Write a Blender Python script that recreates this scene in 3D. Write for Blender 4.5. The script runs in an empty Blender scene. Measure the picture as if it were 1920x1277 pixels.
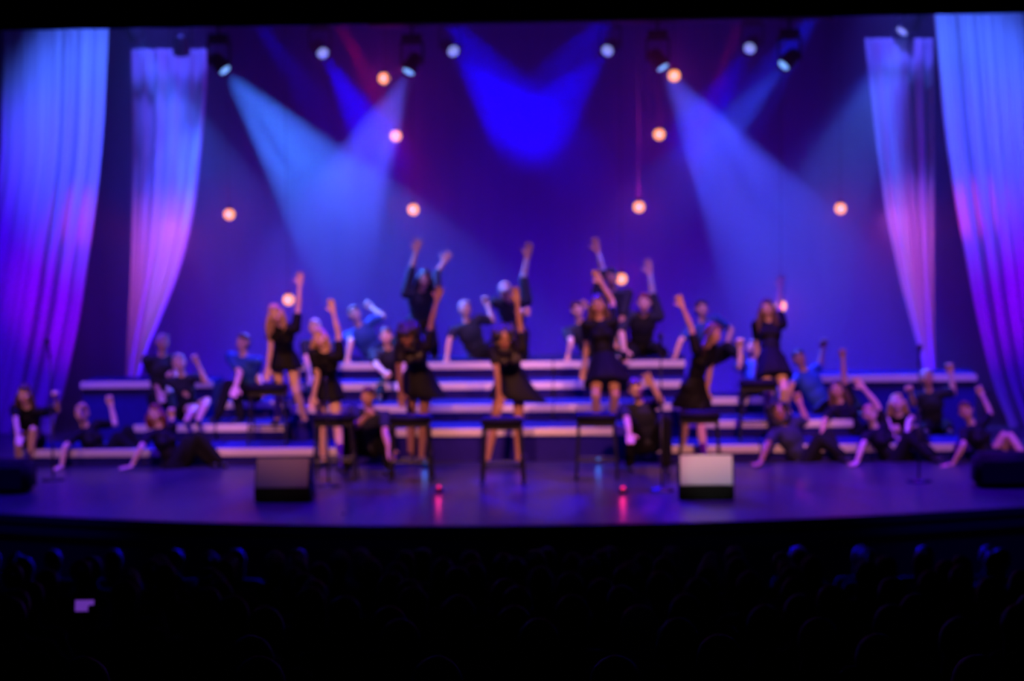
import bpy, bmesh, math, random
from mathutils import Vector, Matrix, noise
R = math.radians
V = Vector
sc = bpy.context.scene
COL = sc.collection
random.seed(7)

# ------------------------------------------------------------------ camera
FPX = 4420.0
W, H = 1920, 1277
CAM = V((1.53, 0.0, 3.5))
cd = bpy.data.cameras.new('camera'); cam = bpy.data.objects.new('camera', cd); COL.objects.link(cam)
cd.sensor_width = 36; cd.lens = FPX / W * 36; cd.clip_end = 200; cd.clip_start = .05
M3 = (Matrix.Rotation(R(3.17), 3, 'Z') @ Matrix.Rotation(R(90 - 4.08), 3, 'X') @ Matrix.Rotation(R(-0.78), 3, 'Z'))
cam.matrix_world = Matrix.Translation(CAM) @ M3.to_4x4()
sc.camera = cam
# the photograph is out of focus all over: the lens is focused well short of the stage
cd.dof.use_dof = True
cd.dof.focus_distance = 5.0
cd.dof.aperture_fstop = 5.0
BLUR = True
cd.dof.use_dof = BLUR

# ------------------------------------------------------------------ world, exposure, sampling
wd = bpy.data.worlds.new('dark_auditorium'); sc.world = wd; wd.use_nodes = True
wd.node_tree.nodes['Background'].inputs[0].default_value = (0.01, 0.012, 0.05, 1)
wd.node_tree.nodes['Background'].inputs[1].default_value = 0.02
sc.view_settings.view_transform = 'Standard'; sc.view_settings.look = 'None'
sc.view_settings.gamma = 1; sc.view_settings.exposure = 0.0
cy = sc.cycles
cy.volume_bounces = 0; cy.max_bounces = 4; cy.diffuse_bounces = 2; cy.glossy_bounces = 2
cy.transmission_bounces = 2; cy.transparent_max_bounces = 6
cy.use_denoising = True; cy.sample_clamp_indirect = 3.0; cy.sample_clamp_direct = 20.0
cy.caustics_reflective = False; cy.caustics_refractive = False

def ray(px, py):
    d = M3 @ V(((px - W/2) / FPX, -(py - H/2) / FPX, -1.0))
    return d.normalized()
def at(px, py, Y):
    d = ray(px, py)
    return CAM + d * ((Y - CAM.y) / d.y)
def at_z(px, py, z):
    d = ray(px, py)
    return CAM + d * ((z - CAM.z) / d.z)
def X_at(px, py, Y): return at(px, py, Y).x

def aim(o, target):
    o.rotation_euler = (V(target) - o.location).to_track_quat('-Z', 'Y').to_euler()
def spot(name, loc, target, color, power, angle, blend=.3, size=.05, parent=None, cam_vis=True):
    l = bpy.data.lights.new(name, 'SPOT'); l.color = color; l.energy = power
    l.spot_size = R(angle); l.spot_blend = blend; l.shadow_soft_size = size
    o = bpy.data.objects.new(name, l); COL.objects.link(o); o.location = loc; aim(o, target)
    return o
def area(name, loc, target, color, power, sx, sy, spread=180):
    l = bpy.data.lights.new(name, 'AREA'); l.shape = 'RECTANGLE'; l.color = color; l.energy = power
    l.size = sx; l.size_y = sy; l.spread = R(spread)
    o = bpy.data.objects.new(name, l); COL.objects.link(o); o.location = loc; aim(o, target)
    return o
def point(name, loc, color, power, size=.1):
    l = bpy.data.lights.new(name, 'POINT'); l.color = color; l.energy = power; l.shadow_soft_size = size
    o = bpy.data.objects.new(name, l); COL.objects.link(o); o.location = loc
    return o

# ---- wash lights of the rig
WARM = (1.0, .34, .25)
# cyclorama lights standing on the floor behind the risers, and above
area('cyc_light_low', (0, 33.9, .25), (0, 36.5, 2.0), (.03, .0, 1.0), 950, 11, .3)
area('cyc_light_high', (0, 34.6, 7.2), (0, 37, 3.2), (.03, .0, 1.0), 12, 10, .3)
# top wash, blue-violet, over the risers and the floor
for x in (-6, -2, 2, 6):
    spot('top_wash_light', (x, 28.6, 7.2), (x * .9, 28.9, 0), (.05, .012, 1.0), 1700, 60, .8, .2)
for x, c, p in ((-5.4, (.02, .0, 1), 3600), (-2.6, (.13, .0, 1), 2700), (0, (.04, .004, 1), 800), (3.2, (.22, .0, 1), 3000), (6.0, (.02, .0, 1), 3600)):
    spot('apron_wash_light', (x, 27.4, 7.4), (x, 26.4, 0), c, p, 62, .8, .2)
for sx in (-1, 1):
    spot('edge_added_spot', (sx * 6, 19, 8.5), (sx * 5.4, 25.0, 0), (.03, .0, 1), 1500, 26, .7, .2)  # spots added to brighten the stage lip in blue
# warm front of house lights on the performers in front
for x, tx, p, a in ((-3.5, -1.7, 8600, 18), (4.0, 1.7, 8600, 18)):
    spot('front_key_light', (x, 14, 9.4), (tx, 27.7, .9), WARM, p, a, .5, .15)
spot('front_key_light', (-5.5, 15, 9), (-5.1, 28.3, .6), (1, .36, .48), 3700, 14, .6, .15)
spot('front_key_light', (6.5, 15, 9), (5.1, 28.3, .6), (1, .33, .48), 3700, 14, .6, .15)
spot('monitor_added_spot', (2.6, 9.5, 6.5), (2.25, 25.0, .3), (.85, 1, .75), 3300, 2.6, .5, .1)  # narrow spots added to brighten the two monitor faces
spot('monitor_added_spot', (-1.8, 9.5, 6.5), (-2.45, 25.0, .3), (.9, .8, .6), 800, 2.6, .5, .1)
spot('riser_key_light', (-1.5, 28.0, 8.4), (-1.2, 30.9, .9), (.55, .24, 1.0), 2300, 34, .7, .15)
spot('riser_key_light', (2.0, 28.0, 8.4), (1.5, 30.9, .9), (.55, .20, 1.0), 2300, 34, .7, .15)
spot('audience_added_spill', (0, 27.5, 8.2), (0, 13, .5), (.12, .02, 1.0), 260, 60, .9, .3)  # added lamp standing in for wash spill on the heads
# drape lights: blue from above, magenta from the wings
for sx in (-1, 1):
    spot('drape_blue_light', (sx * 6.0, 27.5, 7.6), (sx * 5.75, 31.9, 4.3), (.055, .13, 1.0), 3300, 34, .9, .1)
    spot('drape_deep_blue_light', (sx * 7.0, 27.5, 6.6), (sx * 5.95, 31.9, 1.9), (.05, .0, 1.0), 2600, 55, .9, .1)
    spot('drape_violet_light', (sx * 8.3, 28.5, 1.2), (sx * 5.9, 31.9, 2.0), (.4, .0, 1.0), 450, 40, .9, .1)
    spot('drape_side_light', (sx * 4.9, 31.0, 2.6), (sx * 5.86, 31.9, 2.9), (1, .02, .22), 45, 40, .9, .05)
    spot('inner_drape_blue_light', (sx * 5.0, 31.9, 7.6), (sx * 5.3, 34.2, 4.2), (.07, .07, 1.0), 1700, 42, .9, .1)
    spot('inner_drape_pink_light', (sx * 4.9, 32.0, 2.9), (sx * 5.25, 34.2, 2.0), (.7, .09, .55), 300, 75, 1.0, .1)

# ------------------------------------------------------------------ materials
def mat(name, color=(.5, .5, .5), rough=.6, metal=0, emis=None, es=0, noise_amt=0, nscale=20, bump=0, sheen=0, spec=.5):
    m = bpy.data.materials.new(name); m.use_nodes = True; nt = m.node_tree; b = nt.nodes['Principled BSDF']
    b.inputs['Base Color'].default_value = (*color, 1); b.inputs['Roughness'].default_value = rough
    b.inputs['Metallic'].default_value = metal; b.inputs['Specular IOR Level'].default_value = spec
    if sheen: b.inputs['Sheen Weight'].default_value = sheen
    if emis: b.inputs['Emission Color'].default_value = (*emis, 1); b.inputs['Emission Strength'].default_value = es
    if noise_amt or bump:
        tc = nt.nodes.new('ShaderNodeTexCoord'); n = nt.nodes.new('ShaderNodeTexNoise'); n.inputs['Scale'].default_value = nscale
        nt.links.new(tc.outputs['Object'], n.inputs['Vector'])
        if noise_amt:
            mx = nt.nodes.new('ShaderNodeMix'); mx.data_type = 'RGBA'
            mx.inputs['A'].default_value = (*[c * (1 - noise_amt) for c in color], 1)
            mx.inputs['B'].default_value = (*[min(1, c * (1 + noise_amt)) for c in color], 1)
            nt.links.new(n.outputs['Fac'], mx.inputs['Factor']); nt.links.new(mx.outputs['Result'], b.inputs['Base Color'])
        if bump:
            bp = nt.nodes.new('ShaderNodeBump'); bp.inputs['Strength'].default_value = bump; bp.inputs['Distance'].default_value = .01
            nt.links.new(n.outputs['Fac'], bp.inputs['Height']); nt.links.new(bp.outputs['Normal'], b.inputs['Normal'])
    return m
MT = dict(
    skin_fair=mat('skin_fair', (.72, .45, .34), .5, noise_amt=.06, nscale=9),
    skin_tan=mat('skin_tan', (.55, .3, .2), .5, noise_amt=.06, nscale=9),
    skin_brown=mat('skin_brown', (.30, .14, .085), .5, noise_amt=.06, nscale=9),
    eye=mat('eye_dark', (.03, .02, .02), .3), lip=mat('lip_red', (.45, .08, .08), .4),
    dress=mat('black_dress_cloth', (.005, .004, .006), .7, spec=.2, noise_amt=.4, nscale=60, bump=.3),
    shirt=mat('dark_blue_shirt_cloth', (.010, .011, .03), .8, noise_amt=.3, nscale=40, bump=.3),
    blue_lit_shirt=mat('blue_lit_shirt_cloth', (.012, .06, .34), .75, noise_amt=.2, nscale=40, bump=.3),  # blue light on the shirts put into their cloth colour
    palegrey=mat('pale_sleeve_cloth', (.5, .48, .52), .8, noise_amt=.1, nscale=40, bump=.2),
    pants=mat('black_trouser_cloth', (.005, .005, .007), .9, spec=.2, noise_amt=.3, nscale=40, bump=.3),
    shoe=mat('black_shoe_leather', (.015, .015, .016), .35),
    shoew=mat('pale_shoe_leather', (.6, .55, .6), .45),
    blond=mat('blond_hair', (.55, .33, .16), .5, noise_amt=.3, nscale=60, bump=.5),
    brown=mat('brown_hair', (.10, .045, .03), .5, noise_amt=.3, nscale=60, bump=.5),
    red=mat('auburn_hair', (.20, .04, .035), .5, noise_amt=.3, nscale=60, bump=.5),
    dark=mat('black_hair', (.02, .014, .013), .5, noise_amt=.3, nscale=60, bump=.5),
    grey=mat('light_hair', (.45, .36, .32), .55, noise_amt=.3, nscale=60, bump=.5),
    black=mat('black_painted_metal', (.012, .012, .014), .45),
    blackwood=mat('black_painted_wood', (.015, .014, .018), .5, noise_amt=.3, nscale=12),
    vinyl=mat('black_vinyl', (.006, .005, .007), .75, spec=.15),
    carpet=mat('blue_carpet', (.014, .010, .14), .95, spec=.1, noise_amt=.35, nscale=80, bump=.4),
    riserface=mat('blue_riser_panel', (.018, .010, .24), .9, spec=.1, noise_amt=.2, nscale=15),
    strip=mat('white_nosing', (.66, .60, .58), .4, noise_amt=.05, nscale=8),
    beige=mat('grey_beige_speaker_cloth', (.55, .50, .47), .9, noise_amt=.12, nscale=160, bump=.4),
    beige_shaded=mat('shaded_speaker_cloth', (.13, .10, .095), .9, noise_amt=.15, nscale=160, bump=.4),  # weaker light on the left monitor put into its grille colour
    cable=mat('grey_cable', (.16, .17, .17), .6),
    velour=mat('black_velour', (.008, .006, .010), .95, noise_amt=.3, nscale=10, sheen=.2),
    edge=mat('black_stage_nosing', (.03, .03, .045), .35),
    seatcloth=mat('dark_seat_cloth', (.02, .015, .03), .9),
    audience=mat('audience_cloth', (.012, .010, .014), .9),
    audhair=mat('audience_hair', (.03, .022, .02), .6, noise_amt=.3, nscale=40),
    bald=mat('audience_rim_lit_hair', (.5, .42, .42), .6),  # paler hair colour standing in for rim light on a few heads
    bulb=mat('bulb_warm', (.05, .02, .01), .3, emis=(1.0, .34, .10), es=1.7),
    lens_c=mat('lens_pale_blue', (.3, .7, 1), .2, emis=(.20, .48, 1.0), es=1.15),
    lens_b=mat('lens_violet_blue', (.3, .3, 1), .2, emis=(.35, .42, 1.0), es=.8),
    led_c=mat('led_cyan', (.1, .5, 1), .2, emis=(.03, .30, 1.0), es=.7),
    red_glint=mat('red_floor_glint', (1, .05, .2), .2, emis=(.9, .02, .18), es=.5),  # glowing bead added for red reflections on the floor
    phone=mat('phone_screen', (.3, .1, .6), .2, emis=(.20, .05, .6), es=.55),
)
# stage floor: glossy black boards
m = bpy.data.materials.new('stage_floor_boards'); m.use_nodes = True; nt = m.node_tree; b = nt.nodes['Principled BSDF']
tc = nt.nodes.new('ShaderNodeTexCoord'); mp = nt.nodes.new('ShaderNodeMapping'); mp.inputs['Scale'].default_value = (1, .2, 1)
n = nt.nodes.new('ShaderNodeTexNoise'); n.inputs['Scale'].default_value = 3; n.inputs['Detail'].default_value = 6
rp = nt.nodes.new('ShaderNodeMapRange'); rp.inputs['To Min'].default_value = .22; rp.inputs['To Max'].default_value = .42
cr = nt.nodes.new('ShaderNodeValToRGB'); cr.color_ramp.elements[0].color = (.022, .020, .035, 1); cr.color_ramp.elements[1].color = (.05, .045, .07, 1)
nt.links.new(tc.outputs['Object'], mp.inputs['Vector']); nt.links.new(mp.outputs['Vector'], n.inputs['Vector'])
nt.links.new(n.outputs['Fac'], rp.inputs['Value']); nt.links.new(rp.outputs['Result'], b.inputs['Roughness'])
nt.links.new(n.outputs['Fac'], cr.inputs['Fac']); nt.links.new(cr.outputs['Color'], b.inputs['Base Color'])
MT['floor'] = m
# sheer white drape
def cloth_mat(name, col, transl):
    m = bpy.data.materials.new(name); m.use_nodes = True; nt = m.node_tree; b = nt.nodes['Principled BSDF']
    b.inputs['Base Color'].default_value = (*col, 1); b.inputs['Roughness'].default_value = .8
    t = nt.nodes.new('ShaderNodeBsdfTranslucent'); t.inputs[0].default_value = (*col, 1)
    mx = nt.nodes.new('ShaderNodeMixShader'); mx.inputs[0].default_value = transl
    tc = nt.nodes.new('ShaderNodeTexCoord'); n = nt.nodes.new('ShaderNodeTexNoise'); n.inputs['Scale'].default_value = 90
    bp = nt.nodes.new('ShaderNodeBump'); bp.inputs['Strength'].default_value = .15; bp.inputs['Distance'].default_value = .004
    nt.links.new(tc.outputs['Object'], n.inputs['Vector']); nt.links.new(n.outputs['Fac'], bp.inputs['Height'])
    nt.links.new(bp.outputs['Normal'], b.inputs['Normal'])
    nt.links.new(b.outputs[0], mx.inputs[1]); nt.links.new(t.outputs[0], mx.inputs[2])
    nt.links.new(mx.outputs[0], nt.nodes['Material Output'].inputs['Surface'])
    return m
MT['drape'] = cloth_mat('white_drape_cloth', (.8, .78, .8), .35)
MT['backcloth'] = mat('backdrop_cloth', (.030, .028, .04), .95, noise_amt=.25, nscale=.6)

# ------------------------------------------------------------------ helpers
def tag(o, label=None, cat=None, group=None, kind=None):
    if label: o['label'] = label
    if cat: o['category'] = cat
    if group: o['group'] = group
    if kind: o['kind'] = kind
    return o
def obj(name, me, mats=None, parent=None, smooth=False, loc=None):
    if isinstance(me, bmesh.types.BMesh):
        b = me; me = bpy.data.meshes.new(name); bmesh.ops.recalc_face_normals(b, faces=b.faces); b.to_mesh(me); b.free()
    o = bpy.data.objects.new(name, me); COL.objects.link(o)
    if mats is not None:
        for m in (mats if isinstance(mats, (list, tuple)) else [mats]): me.materials.append(MT[m] if isinstance(m, str) else m)
    if smooth: me.polygons.foreach_set('use_smooth', [True] * len(me.polygons))
    if parent: o.parent = parent
    if loc is not None: o.location = loc
    return o
def empty(name, loc, rz=0):
    o = bpy.data.objects.new(name, None); COL.objects.link(o); o.location = loc; o.rotation_euler = (0, 0, rz); o.empty_display_size = .1
    return o
def clone(root, loc=None, rz=None):
    c = root.copy(); COL.objects.link(c)
    if loc is not None: c.location = loc
    if rz is not None: c.rotation_euler = (0, 0, rz)
    for ch in list(root.children):
        if ch.type != 'MESH': continue
        k = ch.copy(); COL.objects.link(k); k.parent = c
        for g in list(ch.children):
            q = g.copy(); COL.objects.link(q); q.parent = k
    return c
def box(b, x0, x1, y0, y1, z0, z1, bevel=0, mtx=None):
    r = bmesh.ops.create_cube(b, size=1)
    vs = r['verts']
    for v in vs:
        v.co = V((x0 + (v.co.x + .5) * (x1 - x0), y0 + (v.co.y + .5) * (y1 - y0), z0 + (v.co.z + .5) * (z1 - z0)))
        if mtx: v.co = mtx @ v.co
    if bevel:
        es = list({e for v in vs for e in v.link_edges})
        bmesh.ops.bevel(b, geom=es, offset=bevel, segments=2, affect='EDGES')
def tube(b, pts, r, n=10, r2=None):
    pts = [V(p) for p in pts]; k = len(pts); rings = []
    for i, p in enumerate(pts):
        d = (pts[min(i+1, k-1)] - pts[max(i-1, 0)]).normalized()
        a = d.cross(V((0, 0, 1)));  a = d.cross(V((1, 0, 0))) if a.length < .1 else a
        a.normalize(); c = d.cross(a); rr = r if r2 is None else r + (r2 - r) * i / (k - 1)
        rings.append([b.verts.new(p + a * math.cos(t) * rr + c * math.sin(t) * rr) for t in [2 * math.pi * j / n for j in range(n)]])
    for i in range(k - 1):
        for j in range(n): b.faces.new((rings[i][j], rings[i][(j+1) % n], rings[i+1][(j+1) % n], rings[i+1][j]))
    b.faces.new(rings[0]); b.faces.new(rings[-1])
def lathe(b, prof, n=24, mtx=None):
    rings = []
    for (r, z) in prof:
        rings.append([b.verts.new((mtx @ V((r * math.cos(t), r * math.sin(t), z))) if mtx else V((r * math.cos(t), r * math.sin(t), z))) for t in [2 * math.pi * j / n for j in range(n)]])
    for i in range(len(prof) - 1):
        for j in range(n): b.faces.new((rings[i][j], rings[i][(j+1) % n], rings[i+1][(j+1) % n], rings[i+1][j]))
    b.faces.new(rings[0]); b.faces.new(rings[-1])
def NB(): return bmesh.new()

# ------------------------------------------------------------------ the setting
# stage floor with a bowed front edge
b = NB(); N = 48; f0 = []; 
edge_pts = []
for i in range(N + 1):
    x = -9 + 18 * i / N
    edge_pts.append((x, 23.25 + 1.35 * (abs(x) / 5.6) ** 2.0 * .9))
top = [b.verts.new((x, y, 0)) for x, y in edge_pts]; bot = [b.verts.new((x, y, -.25)) for x, y in edge_pts]
tb = [b.verts.new((x, 38, 0)) for x, y in edge_pts]; bb = [b.verts.new((x, 38, -.25)) for x, y in edge_pts]
for i in range(N):
    b.faces.new((top[i], top[i+1], tb[i+1], tb[i])); b.faces.new((bot[i], bb[i], bb[i+1], bot[i+1]))
    b.faces.new((top[i], bot[i], bot[i+1], top[i+1])); b.faces.new((tb[i], tb[i+1], bb[i+1], bb[i]))
b.faces.new((top[0], tb[0], bb[0], bot[0])); b.faces.new((top[-1], bot[-1], bb[-1], tb[-1]))
tag(obj('floor', b, 'floor'), kind='structure')
def band(name, off0, off1, z0, z1, m):
    b = NB(); q = []
    for x, y in edge_pts:
        q.append([b.verts.new((x, y - off1, z0)), b.verts.new((x, y - off1, z1)), b.verts.new((x, y - off0, z1)), b.verts.new((x, y - off0, z0))])
    for i in range(N):
        for j in range(4): b.faces.new((q[i][j], q[i][(j+1) % 4], q[i+1][(j+1) % 4], q[i+1][j]))
    b.faces.new(q[0]); b.faces.new(q[-1])
    return obj(name, b, m)
tag(band('trim_1', .003, .06, -.08, -.004, 'edge'), kind='structure')
tag(band('trim_2', .003, .10, -.20, -.13, 'edge'), kind='structure')
tag(band('wall_apron', .003, .04, -2.2, -.26, 'blackwood'), kind='structure')
# backdrop cloth with gentle folds
b = NB(); nx = 160; g = []
for i in range(nx + 1):
    x = -9.5 + 19 * i / nx; y = 36.6 + .05 * math.sin(x * 7) + .03 * math.sin(x * 17 + 1)
    g.append([b.verts.new((x, y, z)) for z in (0, 4, 9)])
for i in range(nx):
    for j in range(2): b.faces.new((g[i][j], g[i+1][j], g[i+1][j+1], g[i][j+1]))
o = tag(obj('wall_back', b, 'backcloth', smooth=True), kind='structure')
s = o.modifiers.new('s', 'SOLIDIFY'); s.thickness = .01; s.offset = 1
# proscenium header cloth
def slab(name, x0, x1, y0, y1, z0, z1, m):
    b = NB(); box(b, x0, x1, y0, y1, z0, z1); return obj(name, b, m)
hz = at(960, 41, 24.6).z
b = NB(); g = []
for i in range(121):
    x = -9.5 + 19 * i / 120; y = 24.6 + .04 * math.sin(x * 9)
    g.append([b.verts.new((x, y, z)) for z in (hz, hz + .05, 9.2)])
for i in range(120):
    for j in range(2): b.faces.new((g[i][j], g[i+1][j], g[i+1][j+1], g[i][j+1]))
o = obj('valance', b, 'velour', smooth=True); s = o.modifiers.new('s', 'SOLIDIFY'); s.thickness = .015
tag(o, 'long black cloth valance hanging across the top of the stage opening', 'valance')
tag(slab('ceiling', -9.7, 9.7, 24.5, 38, 9.2, 9.35, 'velour'), kind='structure')
tag(slab('wall_left', -9.8, -9.5, 24.5, 38, -.25, 9.2, 'velour'), kind='structure')
tag(slab('wall_right', 9.5, 9.8, 24.5, 38, -.25, 9.2, 'velour'), kind='structure')
# raked auditorium floor, stepped; row r sits at distance RY[r]
RY = [21.0 - 1.05 * i for i in range(15)]
def row_z(Y): return 0.14 + (21.0 - Y) * .135 - 1.26
b = NB()
box(b, -9.5, 9.5, 21.7, 23.22, -2.4, row_z(21.0) - .05)
for Y in RY:
    box(b, -9.5, 9.5, Y - .55, Y + .495 if Y != RY[0] else Y + .69, -2.4, row_z(Y))
tag(obj('floor_auditorium', b, 'blackwood'), kind='structure')

# ------------------------------------------------------------------ risers
def platform(x0, x1, y0, y1, z, label, group):
    t = empty('riser_platform', ((x0 + x1) / 2, (y0 + y1) / 2, 0)); w = (x1 - x0) / 2 - .006; d = (y1 - y0) / 2
    tag(t, label, 'riser', group)
    b = NB(); box(b, -w, w, -d + .012, d - .004, z - .06, z, .004); obj('deck', b, 'carpet', t)
    b = NB(); box(b, -w + .01, w - .01, -d + .03, -d + .045, .0, z - .062); obj('front_panel', b, 'riserface', t)
    b = NB(); box(b, -w, w, -d - .03, -d + .010, z - .085, z + .006, .006); obj('edge_strip', b, 'strip', t)
    for sx in (-1, 1):
        b = NB(); box(b, sx * w - (.04 if sx > 0 else -.005), sx * w + (.04 if sx < 0 else -.005), -d + .05, d - .06, 0, z - .062); obj('side_panel', b, 'blackwood', t)
        b = NB(); box(b, sx * (w - .12) - .025, sx * (w - .12) + .025, d - .055, d - .01, 0, z - .062); obj('leg', b, 'black', t)
def xs(px0, px1, Y, z):
    # px at the strip height
    py = 640
    for _ in range(4): 
        p = at((px0 + px1) / 2, py, Y); py += (p.z - z) * FPX / Y
    return X_at(px0, py, Y), X_at(px1, py, Y)
lv = {.2: (28.2, 29.1), .4: (29.1, 30.0), .6: (30.0, 30.8), .8: (30.8, 31.6)}
PL = []
x0, x1 = xs(735, 1185, 28.4, .4)
platform(x0, x1, 28.4, 29.3, .4, 'lowest wide riser platform at centre stage, white front edge', 'centre risers')
for k, (z, y0, y1, nm) in enumerate(((.6, 29.3, 30.2, 'second'), (.8, 30.2, 31.0, 'third'), (1.0, 31.0, 32.3, 'topmost'))):
    x0, x1 = xs(545, 1285, y0, z)
    for j in range(3):
        a = x0 + (x1 - x0) * j / 3; c = x0 + (x1 - x0) * (j + 1) / 3
        platform(a, c, y0, y1, z, f'{("left-hand", "middle", "right-hand")[j]} platform of the {nm} step of the centre riser', 'centre risers')
xC0, xC1 = xs(545, 1285, 29.3, .6)
def wing(px0, px1, z, y0, y1, label, cap=None):
    a, c = xs(px0, px1, y0, z)
    if cap: a, c = max(a, cap[0]), min(c, cap[1])
    platform(a, c, y0, y1, z, label, 'side risers')
cen4 = xs(735, 1185, 28.4, .4)
wing(405, 733, .2, 28.2, 29.1, 'low left riser platform with long white edge beside the centre steps', (-99, cen4[0] - .02))
wing(40, 403, .2, 28.2, 29.1, 'low riser platform at far left behind the seated girls')
wing(1187, 1425, .2, 28.2, 29.1, 'low right riser platform with white edge beside the centre steps', (cen4[1] + .02, 99))
wing(1427, 1835, .2, 28.2, 29.1, 'low riser platform at far right behind the reclining performers')
wing(405, 548, .4, 29.1, 30.0, 'left side second step platform behind the tallest blond girl', (-99, xC0 - .02))
wing(405, 548, .6, 30.0, 30.8, 'left side third step platform beside the centre riser', (-99, xC0 - .02))
wing(1287, 1440, .4, 29.1, 30.0, 'right side second step platform behind the long haired girl', (xC1 + .02, 99))
wing(1287, 1440, .6, 30.0, 30.8, 'right side third step platform beside the centre riser', (xC1 + .02, 99))
wing(250, 403, .4, 29.1, 30.0, 'left platform under the bent-over white-haired performer')
wing(1442, 1600, .4, 29.1, 30.0, 'right platform under the reclining man with raised fist')
wing(150, 400, .8, 30.8, 31.6, 'high narrow platform at far left with violet-lit edge')
wing(1480, 1832, .8, 30.8, 31.6, 'high narrow platform at far right with pale edge')

# ------------------------------------------------------------------ drapes
def interp(pl, y):
    if y <= pl[0][1]: return pl[0][0]
    for (xa, ya), (xb, yb) in zip(pl, pl[1:]):
        if y <= yb: 
            t = (y - ya) / (yb - ya); return xa + (xb - xa) * t
    return pl[-1][0]
def drape(name, L, Rr, Y, folds, amp, ytop, ybot, label, seed, nv=70, nu=150):
    b = NB(); rnd = random.Random(seed); ph = [rnd.uniform(0, 6.28) for _ in range(6)]; g = []
    for j in range(nv + 1):
        y = ytop + (ybot - ytop) * j / nv
        # smooth the polylines a little
        xl = sum(interp(L, y + k * 12) for k in (-3, -2, -1, 0, 1, 2, 3)) / 7; xr = sum(interp(Rr, y + k * 12) for k in (-3, -2, -1, 0, 1, 2, 3)) / 7
        P0 = at(xl, y, Y); P1 = at(xr, y, Y); squeeze = min(1, (xr - xl) / 140)
        row = []
        for i in range(nu + 1):
            u = i / nu
            w = u + .012 * math.sin(6.28 * u * 3 + ph[0]) + .01 * math.sin(j * .06 + ph[1])
            dy = amp * (.6 + .4 * math.sin(w * 9 + ph[2])) * math.sin(2 * math.pi * folds * w + ph[3] + .4 * math.sin(w * 11 + ph[4]))
            dy += amp * .22 * math.sin(2 * math.pi * folds * 2.3 * w + ph[5])
            p = P0.lerp(P1, u); row.append(b.verts.new((p.x, Y + dy * (.55 + .45 * squeeze), p.z)))
        g.append(row)
    for j in range(nv):
        for i in range(nu): b.faces.new((g[j][i], g[j+1][i], g[j+1][i+1], g[j][i+1]))
    o = obj(name, b, 'drape', smooth=True)
    s = o.modifiers.new('s', 'SOLIDIFY'); s.thickness = .006
    return tag(o, label, 'curtain')
drape('stage_drape', [(4, 30), (2, 300), (-30, 500), (-60, 700), (-75, 826)], [(205, 30), (202, 100), (196, 230), (186, 340), (168, 470), (150, 600), (122, 730), (92, 826)],
      31.9, 6, .08, 20, 822, 'wide white pleated drape at far left, blue at top with magenta edge', 3)
drape('stage_drape', [(247, 60), (250, 300), (246, 500), (236, 700), (228, 790)], [(390, 60), (388, 160), (380, 260), (366, 390), (340, 500), (300, 600), (264, 680), (250, 790)],
      34.2, 5, .07, 92, 790, 'narrow white drape left of the stage, tapering to a point behind the risers', 5)
drape('stage_drape', [(1619, 60), (1640, 250), (1660, 400), (1688, 530), (1718, 640), (1736, 700), (1742, 770)], [(1748, 60), (1751, 300), (1750, 600), (1756, 770)],
      34.2, 5, .07, 72, 770, 'narrow white drape right of the stage with pink lower edge, tapering down', 8)
drape('stage_drape', [(1750, 10), (1772, 250), (1795, 400), (1828, 580), (1858, 710), (1900, 820), (1912, 840)], [(1965, 10), (1985, 400), (2010, 700), (2050, 840)],
      31.9, 6, .08, 0, 810, 'wide white pleated drape at far right sweeping outwards at the bottom', 11)
for Y, x0, x1, z in ((31.9, -6.7, -4.7, 5.75), (31.9, 4.85, 6.7, 5.75), (34.2, -5.6, -3.9, 5.32), (34.2, 3.9, 5.4, 5.32)):
    pass

# ------------------------------------------------------------------ moving-head lights with beams in the haze
def head_light(px, py, Y, tx, ty, tY, col, power_, angle, lens, label, blend=.12, extra=(), size=.07, pipe_z=None):
    P = at(px, py, Y); T = at(tx, ty, tY); power = power_ * BEAM
    t = empty('moving_head_light', P); tag(t, label, 'stage light')
    d = (T - P).normalized(); q = d.to_track_quat('-Z', 'Y').to_matrix().to_4x4()
    # head: barrel opens along -Z local
    b = NB(); lathe(b, [(.0, .30), (.07, .30), (.10, .26), (.115, .10), (.125, .02), (.125, -.0), (.10, -.0), (.098, .03), (.0, .03)], 20, q)
    obj('barrel', b, 'black', t, True)
    b = NB(); lathe(b, [(.0, .028), (.080, .028), (.078, .012), (.0, .005)], 20, q); obj('lens', b, lens, t, True)
    back = q @ V((0, 0, .15))
    b = NB()
    for s in (-1, 1): box(b, back.x + s * .15 - .015, back.x + s * .15 + .015, back.y - .04, back.y + .04, back.z - .03, back.z + .28, .006)
    box(b, back.x - .17, back.x + .17, back.y - .05, back.y + .05, back.z + .26, back.z + .30, .006); obj('yoke', b, 'black', t)
    b = NB(); box(b, back.x - .14, back.x + .14, back.y - .11, back.y + .11, back.z + .30, back.z + .40, .012); obj('base', b, 'black', t)
    b = NB(); zz = back.z + .40; box(b, back.x - .02, back.x + .02, back.y - .02, back.y + .02, zz, zz + .10); box(b, back.x - .03, back.x + .03, back.y - .045, back.y + .045, zz + .09, zz + .16, .008); obj('clamp', b, 'black', t)
    src = P + d * .03
    spot('beam', src, T, col, power, angle, blend, size)
    for (ex, ey, ec, ep, ea) in extra:
        spot('beam', src, at(ex, ey, tY), ec, ep * BEAM, ea, .4, size)
    out = P + back + V((0, 0, .53)); PLAB[tuple(round(c, 3) for c in out)] = label
    return out
PLAB = {}; BM = []; BEAM = 7.0
C1 = (.035, .16, 1.0); C2 = (.05, .075, 1.0); DB = (.0, .0, 1.0)
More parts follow.
